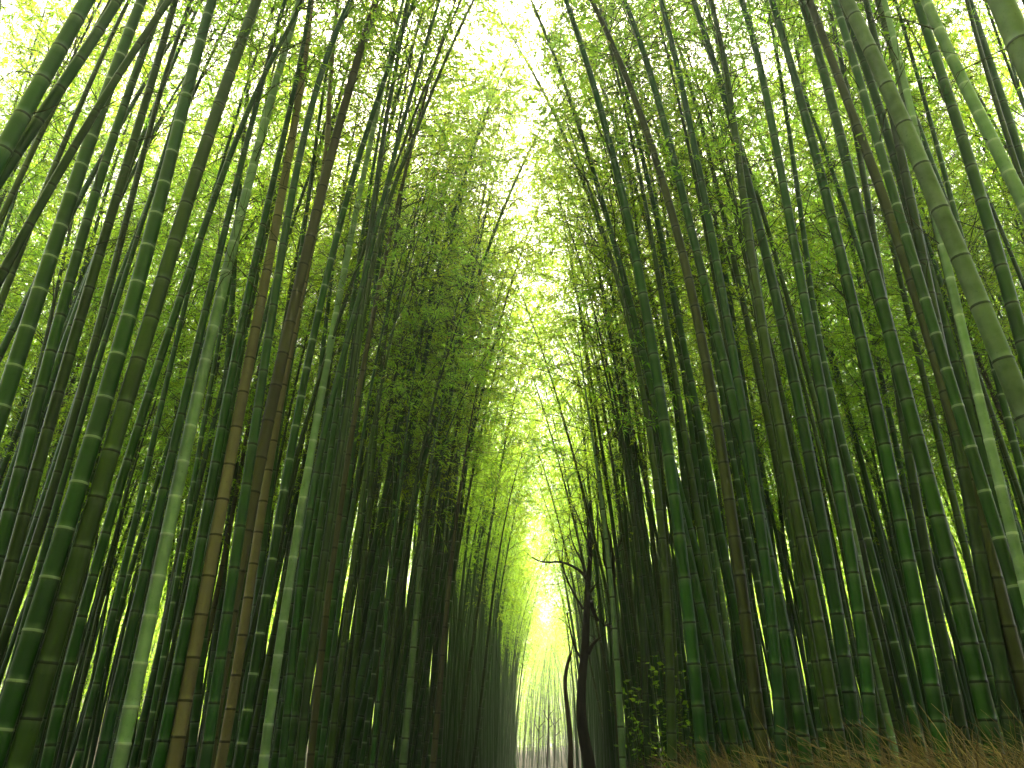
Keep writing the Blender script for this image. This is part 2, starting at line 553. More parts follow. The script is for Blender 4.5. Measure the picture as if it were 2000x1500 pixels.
h('tan', .085, 20, 1100, [(428,1500),(448,1370),(465,1297),(472,1227),(490,1157),(500,1087),(514,975),(521,953),(532,887),(539,822),(553,759),(566,660),(585,580),(602,518),(622,420),(634,320),(642,200)], 'thinner dusty tan bamboo at the right side of the grey brown dead culm', leafless=True, inter=.30)
h('ringed', .08, 20, 1150, [(469,1470),(483,1395),(493,1318),(507,1244),(518,1174),(532,1103),(546,1020),(563,899),(577,836),(591,773),(612,650),(632,566),(648,490),(672,410),(692,350),(705,290),(730,227),(744,175),(772,88),(811,0)], 'tall green bamboo with bold white rings right of the dead culms', inter=.30)
h('pale', .08, 19, 1200, [(514,1500),(521,1440),(532,1370),(539,1302),(549,1236),(560,1167),(570,1101),(581,1038),(593,975),(602,916),(612,857),(623,801),(637,745),(646,646),(664,570),(676,510),(692,430),(710,350),(725,270),(745,180)], 'slim frosty bamboo with crisp white rings and pale edge right of the dead culms', inter=.28, foot=1)
h('deep', .06, 14, 850, [(560,1400),(580,1200),(600,1030),(612,946),(620,910),(634,850),(650,770),(668,700),(684,650),(705,570),(728,470)], 'deep green bamboo next right of the slim frosty one')
h('dark', .042, 8.5, 700, [(560,960),(580,890),(602,810),(618,750),(636,696),(656,650),(672,600),(690,540),(712,480),(735,425),(762,350),(785,290)], 'dark wand of bamboo slanting across the slim frosty culm', taper=.8)
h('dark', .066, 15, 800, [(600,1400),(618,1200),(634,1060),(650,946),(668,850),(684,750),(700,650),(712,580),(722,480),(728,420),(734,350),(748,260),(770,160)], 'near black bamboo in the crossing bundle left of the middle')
h('olive', .064, 14, 800, [(630,1150),(645,1030),(658,946),(674,850),(692,740),(706,650),(720,570),(728,520),(736,470),(748,420),(778,350),(800,290)], 'olive bamboo in the crossing bundle, right of the near black one')
h('brown', .065, 13, 900, [(610,1460),(620,1350),(626,1290),(637,1192),(651,1097),(665,975),(674,930),(684,860),(696,790),(708,730),(722,648),(734,596),(746,540),(760,470),(770,416),(788,350),(810,270)], 'brownish dead bamboo with dark nodes left of the middle bundle gap', leafless=True)
h('deep', .055, 10, 800, [(655,1250),(672,1110),(684,1010),(694,946),(700,910),(712,840),(724,770),(734,710),(746,648),(760,590),(772,540),(786,496),(800,450),(820,404)], 'slender bamboo in the open gap, left of two parallel ones', tip=True)
h('olive', .062, 12, 800, [(672,1250),(690,1090),(702,1000),(710,946),(716,910),(728,850),(740,780),(754,710),(767,648),(780,600),(792,542),(806,496),(822,450),(836,404)], 'slender olive bamboo in the open gap, right of two parallel ones', tip=True)
h('dark', .035, 5, 800, [(762,1100),(766,946),(768,870),(772,800),(776,730),(782,650),(790,570)], 'thin upright black stem in the yellow leaves left of the middle', tip=True)
h('green', .045, 8, 850, [(760,1150),(772,1030),(782,930),(792,850),(802,790),(812,710),(822,640)], 'short thin green bamboo left of the black arching ones', tip=True)
h('dark', .055, 9, 850, [(780,1180),(790,1060),(807,955),(820,910),(832,850),(850,773),(867,717),(888,657),(902,605),(926,552),(946,507)], 'dark arching bamboo with a bare tip pointing right in the yellow leaves', tip=True, start=.8, Lmax=.6)
h('dark', .045, 7, 850, [(800,1180),(813,1100),(825,1025),(846,934),(877,843),(905,773),(930,727),(951,692),(986,650)], 'dark arching bamboo bowing farthest right below the other bare tip', tip=True, start=.8, Lmax=.6)
h('grey', .09, 14, 870, [(815,1180),(825,1050),(838,930),(846,870),(860,810),(872,750)], 'ghostly pale bamboo between the two dark arching ones', tip=True)
h('brown', .075, 11, 900, [(872,1200),(882,1100),(891,1018),(902,920),(926,797),(937,724)], 'brown upright bamboo right of the dark arching ones', tip=True, start=.75, Lmax=.7)
h('dark', .055, 6, 950, [(960,1200),(972,1100),(982,1025),(996,972),(1017,902),(1035,840)], 'dark slender bamboo leaning right near the far end of the left wall', tip=True, start=.75, Lmax=.7)
h('ringed', .062, 9.5, 1280, [(706,1490),(722,1378),(728,1332),(734,1288),(738,1244),(744,1198),(752,1120),(762,1020)], 'black green bamboo with white rings low in the left wall', inter=.29, H=11)
h('ringed', .068, 11, 1300, [(634,1490),(654,1388),(662,1334),(668,1282),(678,1230),(692,1120),(704,1030)], 'dull green bamboo with short white rings low left in the wall', inter=.33, H=11)
h('ringed', .075, 9, 1330, [(838,1490),(851,1380),(864,1290),(880,1170),(893,1060)], 'faintly white ringed bamboo farthest along the left wall', inter=.35, H=12)
# ---- right grove
h('olive', .09, 16, 700, [(1300,1250),(1296,1060),(1294,1025),(1280,895),(1262,805),(1245,724),(1224,622),(1196,525),(1185,472),(1164,402),(1140,332),(1115,262),(1091,196)], 'olive bamboo bowing left, its leafy tip nearest the sky gap', tip=True, start=.8, Lmax=.8)
h('green', .11, 23, 780, [(1372,1470),(1367,1405),(1352,1270),(1335,1136),(1322,990),(1304,867),(1290,780),(1273,675),(1259,587),(1241,505),(1217,385),(1196,297),(1175,227),(1154,147),(1133,80),(1105,0)], 'smooth tall green bamboo, first thick culm right of the sky gap', inter=.36)
h('pale', .06, 11, 1250, [(1366,1470),(1362,1358),(1353,1269),(1347,1224),(1342,1180),(1336,1134),(1316,1010),(1297,913),(1283,770),(1268,650),(1250,530)], 'narrow frosty bamboo with white ticks below the first thick right culm', inter=.25)
h('grey', .065, 13, 1150, [(1216,1480),(1213,1440),(1206,1325),(1196,1150),(1185,1062),(1178,1018),(1168,920),(1154,836),(1140,740),(1128,640)], 'silvery bamboo just right of the black leafless tree', inter=.3, tip=True)
h('dark', .075, 12, 900, [(1264,1440),(1258,1325),(1250,1150),(1241,1010),(1217,885),(1196,804),(1178,696),(1157,594)], 'dark slender bamboo whose tip ends below the sky gap on the right', tip=True, start=.8, Lmax=.7)
h('umber', .105, 24, 950, [(1485,1440),(1478,1332),(1465,1252),(1450,1171),(1437,1094),(1424,990),(1416,941),(1408,864),(1395,790),(1384,720),(1370,654),(1352,587),(1334,510),(1315,437),(1297,357),(1280,297),(1252,227),(1224,150),(1192,88),(1157,0)], 'brown green thick bamboo with dark rings, second from the sky gap', inter=.33)
h('green', .10, 23, 900, [(1570,1465),(1559,1360),(1541,1276),(1524,1192),(1503,1105),(1485,990),(1461,937),(1447,850),(1430,780),(1415,710),(1398,640),(1380,570),(1362,490),(1346,437),(1325,350),(1308,280),(1287,203),(1266,130),(1238,52),(1220,0)], 'green bamboo with black rings right of the brown green one')
h('deep', .085, 20, 800, [(1520,1420),(1510,1250),(1497,1130),(1482,1025),(1471,902),(1457,815),(1443,745),(1430,675),(1412,605),(1400,510),(1380,420),(1363,332),(1352,262),(1332,157),(1308,70),(1290,0)], 'smooth deep green bamboo between the two black ringed right culms')
h('ringed', .062, 10, 1250, [(1428,1450),(1422,1383),(1419,1350),(1412,1281),(1404,1212),(1398,1146),(1392,1112),(1380,1010),(1368,900),(1352,780)], 'thin bamboo with ladder of white rings left of the brown green culm', inter=.26)
h('ringed', .078, 15, 1250, [(1532,1450),(1523,1379),(1516,1337),(1508,1294),(1499,1253),(1492,1210),(1486,1166),(1476,1124),(1459,1040),(1450,996),(1438,930),(1424,850),(1408,760)], 'olive bamboo with ladder of white rings right of the brown green culm', inter=.24)
h('olive', .095, 24, 900, [(1640,1470),(1630,1380),(1611,1285),(1594,1206),(1580,1122),(1562,1038),(1548,955),(1531,874),(1517,794),(1503,717),(1489,640),(1475,552),(1466,480),(1452,390),(1436,280),(1419,133),(1405,70),(1387,0)], 'olive bamboo with black rings before the middle of the right grove')
h('deep', .105, 26, 950, [(1675,1480),(1665,1400),(1650,1300),(1636,1206),(1618,1111),(1606,1015),(1587,923),(1566,829),(1548,741),(1534,654),(1520,570),(1503,515),(1485,460),(1461,385),(1443,297),(1426,227),(1408,157),(1380,70),(1352,0)], 'thick dark green bamboo with bold black rings in mid right grove', inter=.33)
h('ringed', .08, 17, 1200, [(1605,1440),(1599,1400),(1594,1355),(1587,1309),(1580,1262),(1571,1216),(1566,1169),(1559,1122),(1550,1076),(1541,1029),(1538,985),(1529,920),(1520,850),(1508,760)], 'brown green bamboo with many white rings close to the dry grass', inter=.24)
h('green', .09, 23, 800, [(1700,1450),(1690,1300),(1676,1170),(1662,1080),(1653,1025),(1640,948),(1625,871),(1608,808),(1597,724),(1580,647),(1566,580),(1556,510),(1548,420),(1531,350),(1517,280),(1503,227),(1485,147),(1468,70),(1450,0)], 'green bamboo with twiggy top in mid right grove')
h('ringed', .075, 18, 1200, [(1800,1470),(1795,1450),(1772,1360),(1744,1251),(1720,1143),(1692,1041),(1665,940),(1640,845),(1618,750),(1590,600),(1575,500)], 'bamboo with rounded white node caps rising from the grass', inter=.31)
h('green', .105, 30, 1000, [(1840,1470),(1828,1388),(1811,1304),(1793,1206),(1776,1105),(1760,1006),(1737,909),(1716,815),(1695,724),(1674,636),(1657,552),(1646,510),(1636,469),(1615,392),(1597,315),(1576,245),(1562,182),(1545,133),(1527,56),(1506,0)], 'thick green bamboo left of the brighter thick one in the right grove', inter=.32)
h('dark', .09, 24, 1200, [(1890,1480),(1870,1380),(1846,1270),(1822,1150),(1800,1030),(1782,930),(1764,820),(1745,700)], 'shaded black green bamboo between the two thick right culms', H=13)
h('green', .12, 38, 1200, [(1946,1490),(1937,1453),(1916,1351),(1891,1248),(1863,1143),(1842,1041),(1826,985),(1811,941),(1786,843),(1762,752),(1741,657),(1720,577),(1700,508),(1678,420),(1660,346),(1643,273),(1629,203),(1608,147),(1587,70),(1566,0)], 'brightest thick green bamboo rooted in the dry grass on the right', inter=.31)
h('umber', .10, 28, 700, [(2000,1350),(1982,1272),(1958,1167),(1930,1070),(1897,970),(1874,871),(1853,797),(1832,703),(1804,608),(1770,510),(1744,434),(1709,364),(1688,287),(1664,217),(1632,133),(1611,80),(1580,0)], 'dusky brown green bamboo left of the bluish black ringed one', inter=.34)
h('ringed', .085, 22, 300, [(1860,760),(1838,680),(1812,600),(1780,513),(1762,441),(1741,367),(1723,290),(1702,227),(1678,157),(1653,87),(1632,0)], 'white ringed bamboo high in the right grove left of the giant culm')
h('deep', .105, 30, 800, [(2000,1213),(1979,1110),(1951,1006),(1916,909),(1895,815),(1870,724),(1842,636),(1818,552),(1806,510),(1797,469),(1772,388),(1751,315),(1730,245),(1706,178),(1681,112),(1655,30)], 'bluish green bamboo with bold black rings left of the giant culm', inter=.31)
h('grey', .135, 47, 600, [(2000,805),(1958,692),(1897,552),(1875,510),(1839,416),(1786,294),(1738,178),(1692,80),(1653,0)], 'giant grey green bamboo with wide black rings at the upper right', inter=.40)
h('pale', .07, 18, 150, [(1826,420),(1812,350),(1800,310),(1786,245),(1769,168),(1748,87),(1727,0)], 'thin pale bamboo high between the giant culm and the banded one')
h('grey', .09, 25, 700, [(1962,1000),(1950,955),(1930,864),(1909,773),(1888,685),(1867,601),(1849,518),(1830,440)], 'pale rimmed bamboo behind the giant culm', inter=.30)
h('ringed', .07, 18, 830, [(2000,940),(1993,913),(1975,843),(1958,780),(1938,700),(1915,610)], 'small white ringed bamboo by the right edge under the giant culm', inter=.24)
h('green', .11, 32, 500, [(2000,690),(1990,647),(1968,552),(1942,465),(1909,371),(1884,287),(1860,217),(1839,140),(1814,70),(1790,0)], 'green bamboo with black rings between the giant and the frosty culm', inter=.34)
h('pale', .105, 31, 250, [(2000,402),(1975,343),(1930,259),(1888,175),(1849,94),(1818,21),(1800,-20)], 'frosty grey bamboo with white capped nodes near the top right corner', inter=.30)
h('grey', .15, 62, 60, [(2030,170),(2010,130),(1990,80),(1965,25),(1950,-10)], 'widest bamboo, cut off by the top right corner', inter=.42)
h('dark', .055, 14, 200, [(2000,362),(1993,343),(1965,273),(1940,175),(1912,87),(1888,0)], 'dark slender bamboo behind the frosty one near the top right corner')
h('dark', .10, 34, 1250, [(1985,1490),(1965,1360),(1940,1230),(1922,1130),(1905,1040)], 'shadowy bamboo with pale caps at the lower right corner', H=12)
h('dark', .05, 9, 450, [(1590,640),(1566,540),(1545,450),(1522,340),(1500,225),(1478,110),(1462,0)], 'thin dark stem with open twigs high in the right grove')
h('olive', .055, 11, 420, [(1500,760),(1482,640),(1460,520),(1440,420),(1418,300),(1398,200)], 'thin olive bamboo ending in open twigs in the upper right grove', tip=True)

LEFT, RIGHT_SIDE = 'bamboo culms at the front of the left grove', 'bamboo culms at the front of the right grove'


def build_hero(i, mat, D, w, yw, pts, label, opt):
    rng = np.random.default_rng(100 + i)
    pts = sorted(pts, key=lambda p: -p[1])
    ys = [p[1] for p in pts]
    xw = np.interp(-yw, [-y for y in ys], [p[0] for p in pts])
    P0 = CAM + ray(xw, yw) * (D * F / w) * math.sqrt(1 + ((xw - 1000) / F) ** 2)
    back = opt.get('back', 0.0)                       # lean away from the viewer, m per m of height
    nrm = HEAD - np.array([0, 0, back])
    W = []
    for x, y in pts:
        d = ray(x, y)
        W.append(CAM + d * (np.dot(P0 - CAM, nrm) / np.dot(d, nrm)))
    W = np.array(W)
    # down to the ground along the mean slope of the lowest traced stretch
    j = min(len(W) - 1, 3)
    dirn = (W[j] - W[0]) / (W[j][2] - W[0][2])
    dirn[:2] *= opt.get('foot', .8)
    base = W[0].copy()
    for _ in range(4):
        base = W[0] - dirn * (W[0][2] - (gz(base[0], base[1]) - .05))
    if base[2] < W[0][2] - .02:
        W = np.vstack([base, (base + W[0]) / 2 + (W[0] - base) * 0, W])
    else:
        W = W.copy()
    # smooth x,y as functions of height so that small tracing errors do not kink the culm
    z = W[:, 2]
    zz = np.linspace(z[0], z[-1], 40)
    deg = 4 if len(W) > 6 else 3 if len(W) > 4 else 2
    wt = np.ones(len(W)); wt[0] = .5
    C = np.stack([np.polyval(np.polyfit(z - z[0], W[:, a], deg, w=wt), zz - z[0]) for a in (0, 1)] + [zz], 1)
    # on above the traced stretch to the tip, arching towards the path
    tip = opt.get('tip', False)
    Htot = opt.get('H', rng.uniform(12.5, 15.5))
    if not tip:
        d = C[-1] - C[-6]
        d /= np.linalg.norm(d)
        p = C[-1].copy()
        ext = []
        L = max(2.5, Htot - np.linalg.norm(np.diff(C, axis=0), axis=1).sum())
        n = 24
        toward = -np.sign(p[0] - 0.0) if abs(p[0]) > .5 else (1 if base[0] < 0 else -1) * -1.0
        lat = opt.get('arch', .004) * toward
        for q in range(n):
            d = d + np.array([lat * (1 + q * .12), rng.normal(0, .006) - .004, -.003 - .0022 * q])
            # do not let an extreme lean run away
            hx = math.hypot(d[0], d[1])
            if hx > .75 * d[2] and q < n * .6:
                d[:2] *= .75 * abs(d[2]) / hx
            d /= np.linalg.norm(d)
            p = p + d * (L / n)
            ext.append(p.copy())
        C = np.vstack([C, ext])
    root_loc = C[0].copy()
    C = smooth_curve(C - root_loc, 1)
    name = 'bamboo'
    e = empty(name, root_loc)
    side = LEFT if root_loc[0] < 0 else RIGHT_SIDE
    tag(e, label, 'bamboo', side)
    me, nodes, S = culm_mesh('culm', C, D, opt.get('inter', .31), 14, opt.get('taper', 1.0), rng)
    ob('culm', me, CM[mat], e)
    st = opt.get('start', .50 if not tip else .62)
    br = opt.get('bare', max(.18, st - .22))
    dead = opt.get('leafless', False)
    BV, BQ, V, Q, tone = crown_arrays(C, nodes, S, 2.0 if dead else st, br, 11, 5,
                                      opt.get('Lmax', 1.4), rng=rng, D=D, dead=opt.get('dead', .45), lw=(.085, .015))
    cr = ob('crown', mesh_from('crown', BV, BQ), TWIG, e)
    if V is not None:
        ob('foliage', foliage_mesh('foliage', V, Q, tone), LEAF_COOL, cr)
    return e, root_loc


HERO_FEET = []
for i, args in enumerate(H):
    HERO_FEET.append(build_hero(i, *args)[1])

# ------------------------------------------------------------------ bamboo kinds for the rest of the grove
PROTO = []


def bent_curve(rng, Htot, lean, arch):
    n = 40
    p = np.zeros(3)
    d = np.array([lean, rng.normal(0, .02), 1.0])
    d /= np.linalg.norm(d)
    out = [p.copy()]
    for q in range(n):
        u = q / n
        d = d + np.array([arch * .05 * u ** 1.5, rng.normal(0, .005), -.075 * max(0, u - .72) * abs(arch)])
        d /= np.linalg.norm(d)
        p = p + d * Htot / n
        out.append(p.copy())
    return np.array(out)


MATSEQ = ['green', 'deep', 'olive', 'green', 'deep', 'ringed', 'green', 'dark', 'brown', 'pale', 'olive', 'dark']
for i, mt in enumerate(MATSEQ * 3):
    dense, tall = i // 12 == 1, i // 12 == 2
    i = i % 12
    rng = np.random.default_rng(500 + i)
    D = [.10, .085, .09, .075, .11, .08, .09, .06, .08, .09, .07, .05][i]
    Ht = [14.5, 13.5, 15, 12.5, 15.5, 13, 14, 11, 12, 13.5, 12, 9.5][i]
    C = bent_curve(rng, Ht, rng.uniform(-.01, .05), rng.uniform(.1, .55))
    me, nodes, S = culm_mesh('culm', C, D, .30, 8, 1.0, rng)
    st = rng.uniform(.36, .46) - (.08 if dense else 0) + (.2 if tall else 0)
    BV, BQ, V, Q, tone = crown_arrays(C, nodes, S, st, st - .12, 19 if dense else 14, 8 if dense else 5, 1.75, (.075, .0150), rng=rng, D=D, dead=.4)
    me.materials.append(CM[mt])
    mb = mesh_from('crown', BV, BQ)
    mb.materials.append(TWIG)
    mf = foliage_mesh('foliage', V, Q, tone)
    mf.materials.append(LEAF_COOL if dense and i % 2 else LEAF)
    PROTO.append([me, mb, mf, mt, None])

COLOUR_WORD = dict(green='green', deep='green', olive='green', ringed='white ringed', dark='dark', brown='brown', pale='pale')


def place_bamboo(k, loc, rz, sc, tilt, label, group):
    me, mb, mf, mt, first = PROTO[k]
    if first is None:
        e = empty('bamboo', loc)
        ob('culm', me, None, e)
        ob('foliage', mf, None, ob('crown', mb, None, e))
        PROTO[k][4] = e
    else:
        e = copy_tree(first)
    e.location = loc
    e.rotation_euler = (tilt[0], tilt[1], rz)
    e.scale = (sc, sc, sc)
    tag(e, label, 'bamboo', group)
    return e


# scatter: candidates inside the view wedge, a minimum spacing, nearest first
def scatter(n_try, xr, yr, dmin, taken, rng, cond=None, edge=None):
    out = []
    cell = {}

    def key(p):
        return (int(p[0] // 1.0), int(p[1] // 1.0))
    for p in taken:
        cell.setdefault(key(p), []).append(p)
    for _ in range(n_try):
        x, y = rng.uniform(*xr), rng.uniform(*yr)
        if cond and not cond(x, y):
            continue
        kx, ky = key((x, y))
        ok = True
        for a in (-1, 0, 1):
            for b in (-1, 0, 1):
                for q in cell.get((kx + a, ky + b), ()):
                    if (q[0] - x) ** 2 + (q[1] - y) ** 2 < dmin ** 2:
                        ok = False
        if ok:
            out.append((x, y))
            cell.setdefault((kx, ky), []).append((x, y))
    return out


def path_l(y):
    return -2.25 - .25 * np.sin(y * .35) * (y > 6)


def path_r(y):
    return 1.45 + .15 * np.sin(y * .5 + 1)


srng = np.random.default_rng(11)
feet = [tuple(p[:2]) for p in HERO_FEET]


def in_view(x, y, m=1.05):
    return abs(x + .04 * y) < m * .70 * (y + 1.5)


def side_ok(x, y):
    return (x < path_l(y) or x > path_r(y)) and in_view(x, y) and y > 4.5


# the row along the path first, then the grove behind it
edge_l = scatter(4000, (-4.2, -2.0), (8.0, 62), .42, feet, srng, side_ok)
edge_r = scatter(4000, (1.3, 3.4), (7.5, 45), .50, feet + edge_l, srng, side_ok)
deep_l = scatter(6000, (-14, -3.2), (5.5, 24), .72, feet + edge_l, srng, side_ok)
deep_r = scatter(6000, (2.3, 14), (4.8, 22), .68, feet + edge_r, srng, side_ok)


def by_dist(L, n):
    return sorted(L, key=lambda p: math.hypot(*p))[:n], sorted(L, key=lambda p: math.hypot(*p))[n:]


BOWING = [(-2.5, 10.2, .13), (-2.7, 11.2, .15), (-2.4, 12.4, .12), (1.75, 8.3, .10), (2.1, 9.0, .13),
          (-2.35, 15.6, .11), (1.7, 15.2, .15), (1.55, 17.4, .15), (-2.3, 20.5, .13), (1.6, 22.5, .13), (-2.3, 26.0, .12)]
NFILL = 300 - len(H) - len(BOWING) - 2
nl, nr, ml = int(NFILL * .30), int(NFILL * .20), int(NFILL * .24)
mr = NFILL - nl - nr - ml
edge_l, rest1 = by_dist(edge_l, nl)
edge_r, rest2 = by_dist(edge_r, nr)
deep_l, rest3 = by_dist(deep_l, ml)
deep_r, rest4 = by_dist(deep_r, mr)
LAB = {
    'el': ('slim bamboo packed in the dim wall of culms along the left path edge', 'bamboo along the left path edge'),
    'er': ('slim bamboo standing in the dim row of culms along the right path edge', 'bamboo along the right path edge'),
    'dl': ('leafy bamboo deep in the left grove behind the thick front culms', 'bamboo deep in the left grove'),
    'dr': ('leafy bamboo deep in the right grove behind the thick front culms', 'bamboo deep in the right grove'),
}


def overhang(x, y):
    # how far the culms at this spot bow over the path
    if x < 0:
        return .0 if y < 9.5 else .02 if y < 10.6 else .06 if y < 12.2 else .03 if y < 16 else .05
    return .01 if y < 8 else .03 if y < 10 else .01 if y < 14 else .06 if y < 19 else .05


W_EDGE = np.array([3, 3, 2.4, 3.4, 1.4, 1.4, 3, 2.2, .35, .4, 3, 3])
W_EDGE = W_EDGE / W_EDGE.sum()
for code, L in (('el', edge_l), ('er', edge_r), ('dl', deep_l), ('dr', deep_r)):
    for (x, y) in L:
        k = srng.choice(12, p=W_EDGE) + (24 if y < 8.5 else 12 if code[0] == 'd' else 0)
        toward = 0 if x < 0 else math.pi
        spread = .5 if code[0] == 'e' else 1.2
        place_bamboo(k, (x, y, float(gz(x, y)) - .03), toward + srng.normal(0, spread), srng.uniform(.85, 1.12),
                     (srng.normal(0, .025), srng.normal(0, .02) + (0 if code[0] == 'd' else overhang(x, y))), *LAB[code])

for (x, y, lean) in BOWING:
    place_bamboo(12 + int(srng.choice([0, 2, 4, 6, 10])), (x, y, float(gz(x, y)) - .03), (0 if x < 0 else math.pi) + srng.normal(0, .15),
                 srng.uniform(.92, 1.05), (srng.normal(0, .02), lean),
                 'leafy bamboo bowing far out over the path, its crown narrowing the sky gap', 'bamboo bowing over the path')

# ------------------------------------------------------------------ the uncountable rest of the grove, one object
def thicket(name, spots, label, seed, nleaf=8, tw=5, lw=(.125, .024), cut=.30):
    rng = np.random.default_rng(seed)
    protos = []
    for i in range(16):
        Ht = rng.uniform(12, 15.5)
        C = bent_curve(rng, Ht, rng.uniform(-.02, .05), rng.uniform(.4, 1.2))
        D = rng.uniform(.065, .105)
        _, S = resample(C, np.array([0.]))
        ss = np.linspace(0, S, 14)
        CC, _ = resample(C, ss)
        V, Q, tri = tube(CC, np.maximum(D / 2 * (1 - .93 * (ss / S) ** 1.5), .004), 6, cap=False)
        nodes = np.arange(.3, S - .1, .34)
        st = rng.uniform(cut - .06, cut + .06) if i < 8 else rng.uniform(.04, .12) if i < 12 else rng.uniform(.46, .56)
        BV, BQ, LV, LQ, tone = crown_arrays(C, nodes, S, st, st, nleaf, tw, 1.8, lw, rng=rng, D=D)
        protos.append((V, Q, LV, LQ, tone))
    cv, cq, lv, lq, lt = [], [], [], [], []
    nc = nl_ = 0
    for (x, y) in spots:
        V, Q, LV, LQ, tone = protos[12 + rng.integers(4) if path_l(y) - 3.2 < x < path_r(y) + 3 and y < 74 else rng.integers(8) if y < 74 and (math.hypot(x, y) < 26 or rng.uniform() < .35) else 8 + rng.integers(4)]
        a = (0 if x < 0 else math.pi) + rng.normal(0, 1.0)
        s = rng.uniform(.85, 1.12)
        M = np.array([[math.cos(a), -math.sin(a), 0], [math.sin(a), math.cos(a), 0], [0, 0, 1]]).T * s
        t = np.array([x, y, float(gz(x, y)) - .05])
        sh = np.eye(3)
        sh[2, 0], sh[2, 1] = rng.normal(0, .03), rng.normal(0, .03)
        cv.append(V @ M @ sh + t); cq.append(Q + nc); nc += len(V)
        lv.append(LV @ M @ sh + t); lq.append(LQ + nl_); nl_ += len(LV)
        lt.append(np.clip(tone * .7 + rng.uniform(0, .3), 0, .95))
    CV, LVV = np.vstack(cv), np.vstack(lv)
    me = mesh_from(name, np.vstack([CV, LVV]), np.vstack([np.vstack(cq), np.vstack(lq) + len(CV)]))
    me.materials.append(CM['green'])
    me.materials.append(LEAF)
    me.materials.append(LEAF_COOL)
    ncq = sum(map(len, cq))
    mi = np.zeros(len(me.polygons), np.int32)
    mi[ncq:] = np.repeat((rng.uniform(size=len(lq)) < .12) + 1, [len(q) for q in lq])
    me.polygons.foreach_set('material_index', mi)
    a = me.attributes.new('tone', 'FLOAT', 'POINT')
    a.data.foreach_set('value', np.r_[np.zeros(len(CV)), np.concatenate(lt)].astype(np.float32))
    a = me.attributes.new('nodes', 'FLOAT_COLOR', 'POINT')
    c = np.zeros((len(CV) + len(LVV), 4), np.float32)
    c[:, 2] = .5
    a.data.foreach_set('color', c.ravel())
    o = ob(name, me, None)
    tag(o, label, 'bamboo grove', None, 'stuff')
    return o


trng = np.random.default_rng(21)
allf = feet + edge_l + edge_r + deep_l + deep_r
near = scatter(9000, (-18, 18), (8.5, 27), .72, allf, trng,
               lambda x, y: (x < -4.0 or x > 3.4) and in_view(x, y, 1.15) and not (y < 10 and abs(x) < 5))
allf = allf + near
far = scatter(16000, (-44, 40), (8, 100), 1.25, allf, trng,
              lambda x, y: (x < path_l(y) - 1.4 or x > path_r(y) + 1.2) and in_view(x, y, 1.25) and not (y < 14 and abs(x) < 8))
end = scatter(1500, (-8, 10), (70, 106), 1.05, far, trng)
rest = rest1 + rest2 + rest3[:60] + rest4[:60]
thicket('distant_bamboo_thicket', far + near + end + rest, 'distant mass of bamboo culms and leaves closing the grove behind the nearer stems', 31)
around = scatter(4000, (-18, 18), (-18, 5), 1.15, allf, trng,
                 lambda x, y: (x < -2.3 or x > 1.6 or y < -9) and not in_view(x, y, 1.7))  # unseen grove; clumps added across the path behind the camera cut low light
thicket('surrounding_bamboo_thicket', around, 'unseen bamboo grove around the photographer, thickened to shade the culms', 32, 6, 5, (.2, .045), .2)

# ------------------------------------------------------------------ ground and path
def ground():
    xs = np.r_[-400, -200, -100, -50, np.arange(-30, 30.1, .5), 50, 100, 200, 400]
    ys = np.r_[-400, -150, -60, np.arange(-20, 130.1, 1.0), 150, 250, 400]
    X, Y = np.meshgrid(xs, ys)
    Z = gz(X, Y)
    V = np.stack([X, Y, Z], -1).reshape(-1, 3)
    nx, ny = len(xs), len(ys)
    i = (np.arange(ny - 1)[:, None] * nx + np.arange(nx - 1)[None]).ravel()
    Q = np.stack([i, i + 1, i + nx + 1, i + nx], -1)
    o = ob('ground', mesh_from('ground', V, Q, smooth=True), SOIL)
    tag(o, 'dark leaf covered forest soil', None, None, 'structure')
    ys = np.arange(-14, 92, 1.0)
    xs = np.linspace(-1.55, .45, 7)
    X, Y = np.meshgrid(xs, ys)
    V = np.stack([X + .08 * np.sin(Y * .6), Y, gz(X, Y) + .02], -1).reshape(-1, 3)
    i = (np.arange(len(ys) - 1)[:, None] * 7 + np.arange(6)[None]).ravel()
    o = ob('path', mesh_from('path', V, np.stack([i, i + 1, i + 8, i + 7], -1), smooth=True), PATHM)
    tag(o, 'pale gravel path between the two bamboo groves', None, None, 'structure')


ground()


# ------------------------------------------------------------------ dry grass on the bank
def grass(name, label, n, xr, yr, hr, lean, seed, tuft=60, rad=(.0012, .003), sg=.16):
    rng = np.random.default_rng(seed)
    cx, cy = rng.uniform(*xr, tuft), rng.uniform(*yr, tuft)
    g = rng.integers(0, tuft, n)
    x, y = cx[g] + rng.normal(0, sg, n), cy[g] + rng.normal(0, sg * 1.3, n)
    x, y = np.clip(x, xr[0] - .2, None), y
    L = rng.uniform(*hr, n) * (0.7 + .5 * rng.uniform(size=tuft)[g])
    az = rng.normal(math.pi, .9, n) if lean < 0 else rng.normal(0, 1.2, n)
    tl = rng.uniform(.25, 1.25, n)
    t = np.linspace(0, 1, 5)
    hx = (tl[:, None] * t ** 1.5) * L[:, None] * .8
    z = gz(x, y)[:, None] - .02 + L[:, None] * (t - .35 * tl[:, None] * t ** 2.2)
    P = np.stack([x[:, None] + np.cos(az)[:, None] * hx, y[:, None] + np.sin(az)[:, None] * hx, z], -1)
    P += rng.normal(0, .008, P.shape)
    w = rng.uniform(*rad, n)
    V, Q = tubes3(P, w, w * .35)
    o = ob(name, mesh_from(name, V, Q), STRAW)
    tag(o, label, 'grass', None, 'stuff')


